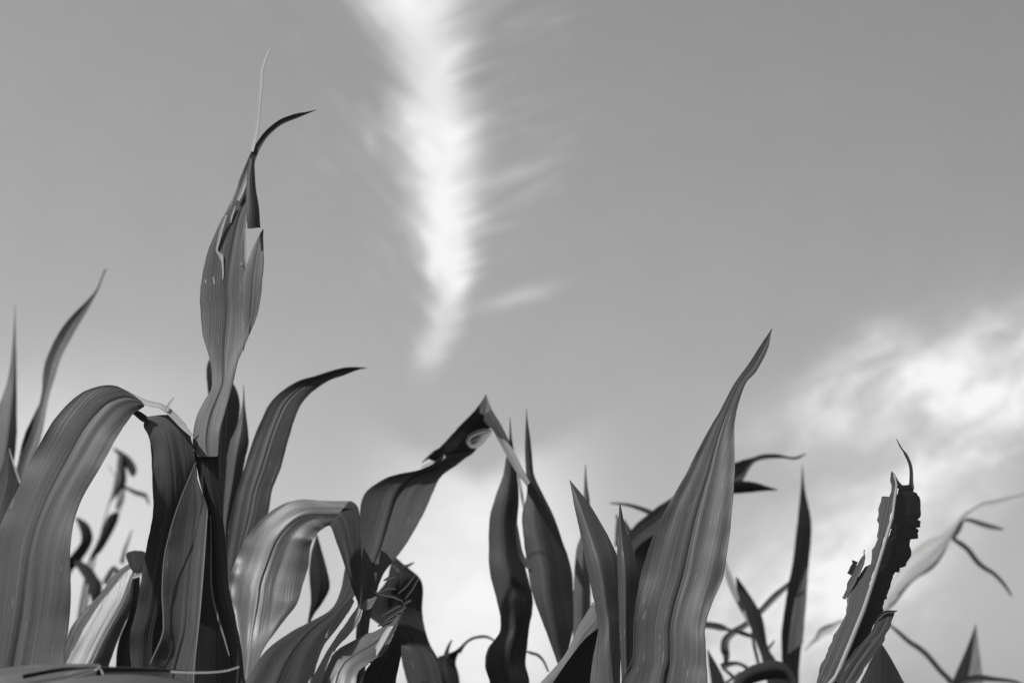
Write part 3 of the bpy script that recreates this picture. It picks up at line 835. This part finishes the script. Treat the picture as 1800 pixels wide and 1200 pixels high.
lf.blade([(770, 1300, 812, 1300), (770, 1200, 808, 1200), (769, 1158, 801, 1165), (783, 1150, 806, 1148), (800, 1143, 812, 1139), (812, 1133, 816, 1135)], d=[1.9, 1.9], tilt=.5, mat=1, base=1.2, cup=-.1)
lf.strand([(783, 1154, 9), (787, 1140, 6), (791, 1130, 4), (795, 1124, 2)], 1.89, 1)
lf.strand([(806, 1146, 8), (818, 1130, 5), (832, 1121, 5), (850, 1118, 5), (862, 1121, 4), (872, 1128, 3)], 1.9, 1)
lf.done()

# --- centre: pair of dark upright leaves
p = Plant(905, 1.72, 1330, 'corn plant at the centre with a pair of dark upright leaves side by side', push=1.02)
lf = p.leaf('left dark upright leaf waisted near its foot')
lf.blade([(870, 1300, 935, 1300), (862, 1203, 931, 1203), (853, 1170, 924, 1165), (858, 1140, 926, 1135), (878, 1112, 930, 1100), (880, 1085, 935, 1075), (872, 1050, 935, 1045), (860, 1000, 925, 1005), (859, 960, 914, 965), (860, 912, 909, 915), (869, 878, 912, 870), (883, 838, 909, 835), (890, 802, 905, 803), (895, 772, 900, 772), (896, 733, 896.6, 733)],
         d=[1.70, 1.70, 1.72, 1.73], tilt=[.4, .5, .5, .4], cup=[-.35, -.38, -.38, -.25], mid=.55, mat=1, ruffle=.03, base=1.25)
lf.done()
lf = p.leaf('right dark upright leaf with a lit upper corner')
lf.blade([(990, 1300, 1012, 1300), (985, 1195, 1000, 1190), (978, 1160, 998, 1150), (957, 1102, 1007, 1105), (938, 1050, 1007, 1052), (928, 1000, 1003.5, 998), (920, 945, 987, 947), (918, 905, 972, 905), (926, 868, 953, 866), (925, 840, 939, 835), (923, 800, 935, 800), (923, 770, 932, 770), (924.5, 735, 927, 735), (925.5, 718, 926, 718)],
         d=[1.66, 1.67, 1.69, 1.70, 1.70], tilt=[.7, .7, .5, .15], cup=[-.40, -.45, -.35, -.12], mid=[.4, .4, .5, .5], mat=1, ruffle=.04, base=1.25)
lf.strand([(911, 832, 4), (915, 855, 5), (919, 880, 5), (922, 900, 2)], 1.692, 2)
lf.strand([(908, 920, 3), (911, 945, 6), (915, 970, 8), (924, 990, 8), (931, 1000, 3)], 1.672, 0, tilt=-.6)
lf.strand([(923, 1143, 2), (934, 1147, 5), (946, 1151, 5), (956, 1162, 4), (964, 1180, 3)], 1.9, 1)
lf.done()

# --- between the pair and the sword leaf
p = Plant(1015, 1.60, 1340, 'low corn plant left of the sword leaf, pale strip above a black underside')
lf = p.leaf('leaf with a pale upper strip over a black shaded underside')
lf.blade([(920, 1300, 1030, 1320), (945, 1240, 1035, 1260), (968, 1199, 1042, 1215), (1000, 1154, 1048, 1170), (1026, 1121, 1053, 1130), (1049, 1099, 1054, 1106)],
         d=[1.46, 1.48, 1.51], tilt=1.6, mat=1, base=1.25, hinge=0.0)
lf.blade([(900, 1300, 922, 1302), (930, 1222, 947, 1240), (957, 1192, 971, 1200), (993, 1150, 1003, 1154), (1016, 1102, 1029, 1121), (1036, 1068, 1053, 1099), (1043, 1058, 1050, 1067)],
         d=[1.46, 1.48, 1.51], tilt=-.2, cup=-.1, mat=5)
lf.strand([(1040, 1061, 3), (1044, 1060, 4), (1047, 1062, 2)], 1.49, 2)
lf.done()
lf = p.leaf('slender leaf with a needle tip, pale on its left')
lf.blade([(1006, 1290, 1030, 1290), (1007, 1180, 1034, 1180), (1007, 1110, 1038, 1100), (1007, 1050, 1038, 1060), (1010, 1000, 1037, 1000), (1014, 962, 1036, 960), (1023, 935, 1036, 930), (1026, 885, 1037, 885), (1027, 850, 1032, 850), (1029, 816, 1029.6, 816)],
         d=[1.85, 1.85, 1.86], tilt=.2, cup=-.6, mid=.5, base=1.25)
lf.done()

# --- behind the sword leaf
p = Plant(1130, 1.95, 1330, 'corn plant hidden behind the sword leaf, its leaf showing on both sides', push=1.12)
lf = p.leaf('leaf arching behind the sword leaf with its ribbon tip at the right')
lf.blade([(1060, 1120, 1085, 1150), (1078, 990, 1100, 1015), (1108, 932, 1116, 966), (1147, 897, 1152, 936), (1180, 875, 1187, 912), (1235, 835, 1248, 880), (1290, 813, 1294, 864), (1306, 808, 1307, 842), (1323, 804, 1324, 815), (1340, 798.5, 1346, 806.5), (1366, 798, 1374, 805), (1394, 803, 1400, 807), (1417, 796.5, 1417.5, 797.5)],
         d=[1.85, 1.88, 1.92, 1.95, 1.95], tilt=[.0, .1, .3, .5], cup=.1, base=1.25)
lf.blade([(1275, 850, 1275, 868), (1292, 846, 1292, 867), (1308, 845, 1307, 866), (1326, 847, 1324, 864.5), (1345, 853, 1344, 862.5), (1367, 860, 1367, 861)], d=[1.93, 1.93], tilt=.9, mat=1, cup=-.1)
lf.done()
lf = p.leaf()
lf.blade([(1095, 1200, 1160, 1200), (1100, 1080, 1165, 1080), (1108, 1020, 1160, 1020), (1112, 975, 1158, 965), (1130, 945, 1158, 930)], d=[1.93, 1.94], tilt=1.1, mat=1, base=1.2)
lf.strand([(1112, 944, 12), (1103, 928, 8), (1096, 914, 5)], 1.93, 1)
lf.strand([(1084, 960, 6), (1085, 930, 6), (1086, 912, 5), (1082, 904, 2)], 1.94, 1)
lf.strand([(1176, 912, 4), (1150, 903, 9), (1130, 895, 8), (1108, 888, 6), (1090, 885, 4), (1072, 884, 2)], 1.95, 1)
lf.done()

# --- right of the sword leaf: low tangle
p = Plant(1330, 2.05, 1330, 'low corn plant right of the sword leaf, tangle of small withered leaves', push=1.12)
lf = p.leaf('short dark leaf leaning left with a withered grey tip')
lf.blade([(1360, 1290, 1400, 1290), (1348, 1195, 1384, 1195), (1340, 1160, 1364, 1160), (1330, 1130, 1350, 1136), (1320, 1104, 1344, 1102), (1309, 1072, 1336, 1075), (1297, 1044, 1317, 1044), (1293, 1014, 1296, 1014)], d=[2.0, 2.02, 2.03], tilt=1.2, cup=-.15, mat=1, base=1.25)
lf.strand([(1318, 1098, 4), (1303, 1066, 8), (1292, 1042, 11), (1283, 1018, 12), (1278, 1000, 8), (1273, 982, 3)], 2.04, 2)
lf.done()
lf = p.leaf('low leaf bent over in an arch at the bottom edge')
lf.blade([(1270, 1240, 1300, 1250), (1290, 1195, 1312, 1212), (1312, 1174, 1325, 1200), (1341, 1163, 1350, 1194), (1366, 1161, 1372, 1192), (1383, 1169, 1384, 1196), (1399, 1192, 1392, 1210), (1404, 1220, 1396, 1230)], d=[1.75, 1.76], tilt=.5, mat=1, cup=-.2, base=1.3)
lf.done()
lf = p.leaf()
lf.strand([(1390, 1024, 8), (1362, 1048, 12), (1336, 1075, 11), (1310, 1098, 11), (1290, 1110, 12), (1276, 1124, 14), (1274, 1140, 15), (1277, 1155, 11), (1274, 1170, 5)], 2.1, 0)
lf.done()
lf = p.leaf()
lf.strand([(1238, 1097, 12), (1254, 1099, 12), (1268, 1102, 12), (1284, 1107, 5), (1308, 1113, 8), (1326, 1120, 5)], 2.06, 1)
lf.done()
lf = p.leaf()
lf.strand([(1322, 1110, 5), (1326, 1135, 6), (1332, 1160, 6), (1338, 1190, 6)], 2.08, 0)
lf.done()
lf = p.leaf()
lf.strand([(1268, 1172, 14), (1284, 1166, 9), (1300, 1166, 6), (1316, 1176, 7), (1322, 1190, 4)], 2.0, 1)
lf.done()
lf = p.leaf()
lf.strand([(1270, 1204, 6), (1290, 1190, 5), (1302, 1180, 3)], 2.0, 1)
lf.done()
lf = p.leaf()
lf.strand([(1350, 1140, 6), (1358, 1130, 4), (1361, 1124, 2)], 2.0, 0)
lf.done()
lf = p.leaf()
lf.strand([(1330, 1240, 6), (1300, 1200, 6), (1270, 1172, 5)], 2.01, 1)
lf.done()
lf = p.leaf()
lf.blade([(1258, 1290, 1292, 1290), (1250, 1200, 1276, 1205), (1246, 1170, 1266, 1178), (1243, 1140, 1245, 1142)], d=[1.9, 1.9], tilt=.7, mat=1, base=1.2)
lf.done()

p = Plant(1390, 1.95, 1330, 'corn plant with one slim dark blade between sword leaf and ragged leaf', push=1.2)
lf = p.leaf('slim upright dark blade, grey along its lower right')
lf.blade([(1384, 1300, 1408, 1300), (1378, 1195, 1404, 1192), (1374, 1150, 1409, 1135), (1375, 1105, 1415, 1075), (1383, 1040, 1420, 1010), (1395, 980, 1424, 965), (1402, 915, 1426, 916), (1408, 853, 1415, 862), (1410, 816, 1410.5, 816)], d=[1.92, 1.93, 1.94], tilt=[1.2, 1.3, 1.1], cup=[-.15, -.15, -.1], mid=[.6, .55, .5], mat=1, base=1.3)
lf.blade([(1384, 1150, 1411, 1130), (1388, 1110, 1415, 1075), (1396, 1060, 1419.5, 1015), (1404, 1035, 1421, 1000), (1414, 1010, 1422, 990)], d=1.905, tilt=-.1, cup=.05)
lf.done()
lf = p.leaf()
lf.strand([(1414, 1144, 2), (1425, 1132, 5), (1436, 1122, 9), (1444, 1111, 15), (1456, 1105, 17), (1468, 1098, 9), (1480, 1092, 6), (1500, 1100, 5), (1490, 1200, 6)], 2.1, 2)
lf.done()

# --- right, far: dry pale leaf with dangling strands
p = Plant(1560, 2.45, 1330, 'withered corn plant behind the ragged leaf, pale leaf trailing curled strands', push=1.06)
lf = p.leaf('pale dry leaf rolled to a point, with three dangling strands')
lf.blade([(1520, 1260, 1540, 1260), (1530, 1150, 1546, 1155), (1548, 1070, 1566, 1062), (1562, 1030, 1588, 1038), (1582, 995, 1612, 1016), (1606, 965, 1634, 1002), (1634, 946, 1655, 980), (1655, 938, 1668, 955), (1676, 920, 1681, 933), (1690, 909, 1695, 916)],
         d=[2.45, 2.45, 2.46], tilt=[.0, -.1, -.1], cup=-.08, mid=.6, mat=2, base=1.3)
lf.blade([(1556, 1075, 1572, 1062), (1590, 1032, 1604, 1022), (1622, 1006, 1638, 1000), (1645, 987, 1656, 978), (1665, 957, 1670, 950)], d=2.44, tilt=.5, mat=5)
lf.strand([(1686, 916, 6), (1697, 905, 7), (1712, 895, 6), (1730, 886, 8), (1745, 884, 9), (1760, 880, 7), (1785, 873, 5), (1810, 867, 5), (1830, 868, 3)], 2.44, 2)
lf.strand([(1692, 913, 5), (1706, 914, 7), (1727, 921, 9), (1745, 926, 8), (1764, 930, 3)], 2.44, 0)
lf.strand([(1692, 915, 7), (1684, 932, 9), (1677, 946, 8), (1690, 956, 9), (1702, 966, 9), (1719, 988, 9), (1733, 999, 8), (1746, 1007, 7), (1763, 1024, 6), (1779, 1047, 3)], 2.44, 1)
lf.done()

p = Plant(1705, 2.35, 1330, 'short corn plant in the lower right corner with one pointed leaf tip', push=1.08)
lf = p.leaf('pointed leaf tip, dark on the left')
lf.blade([(1650, 1300, 1735, 1300), (1668, 1215, 1729, 1215), (1682, 1177, 1727, 1182), (1701, 1134, 1721.5, 1143), (1715, 1096, 1716, 1097)], d=[2.3, 2.32], tilt=.1, cup=.45, mid=.42, base=1.3, mat=5)
lf.done()
lf = p.leaf('thin drooping strand')
lf.strand([(1562, 1096, 3), (1580, 1111, 7), (1598, 1127, 8), (1615, 1138, 9), (1631, 1152, 9), (1653, 1178, 9), (1672, 1198, 10), (1690, 1230, 12)], 2.36, 1)
lf.done()
lf = p.leaf('dark leaf edge curling along the bottom')
lf.strand([(1670, 1215, 10), (1690, 1198, 12), (1719, 1191, 12), (1749, 1193, 8), (1782, 1197, 6), (1800, 1204, 4)], 2.28, 1)
lf.done()

# --- far behind, seen under the arch
p = Plant(170, 2.9, 1330, 'distant blurred corn plant framed by the arch, small curled dark leaves')
lf = p.leaf('curled dark hook over a frayed stem')
lf.blade([(199, 786, 199, 789), (215, 794, 209, 801), (229, 804, 218, 813), (238.5, 818, 223, 823), (240, 830, 229, 834), (234, 839, 233.5, 838)], d=2.9, tilt=.8, mat=1, cup=-.2)
lf.blade([(160, 1000, 164, 1000), (187, 897, 189, 897), (196, 870, 203, 872), (201, 847, 221, 850), (205, 822, 221, 822), (208, 797, 222, 803)], d=[2.9, 2.9], tilt=.5, cup=-.5, base=1.4)
lf.strand([(214, 855, 12), (212, 875, 13), (208, 898, 10)], 2.91, 2)
lf.strand([(212, 852, 4), (226, 859, 6), (240, 866, 8), (254, 870, 8), (258, 875, 5), (262, 886, 3)], 2.9, 1)
lf.strand([(190, 818, 1.5), (198, 830, 2.4), (206, 842, 2)], 2.9, 2)
lf.done()
lf = p.leaf('small dark lance leaf leaning right')
lf.blade([(140, 1060, 146, 1060), (154, 990, 159, 990), (169, 956, 178, 968), (180, 930, 195, 940), (189, 908, 207, 915), (200, 900, 210, 899)], d=2.85, tilt=.5, mat=1, cup=-.1, base=1.3)
lf.done()
lf = p.leaf('dark hooked leaf')
lf.blade([(105, 1060, 110, 1075), (110, 990, 122, 1012), (125, 975, 142, 985), (141, 955, 158, 962), (142, 938, 163, 942), (136, 918, 155, 921), (131, 910, 138, 909)], d=2.8, tilt=.9, mat=1, cup=-.1, base=1.3)
lf.blade([(165, 1075, 175, 1070), (158, 1045, 180, 1028), (150, 1020, 172, 1014), (135, 997, 160, 998), (130, 985, 143, 985)], d=2.75, tilt=.6, mat=1, cup=-.1)
lf.strand([(210, 1010, 14), (200, 1000, 12), (192, 1012, 12), (184, 1026, 10)], 2.7, 0)
lf.strand([(214, 990, 8), (219, 968, 6), (226, 948, 4), (232, 931, 2)], 2.9, 0)
lf.done()
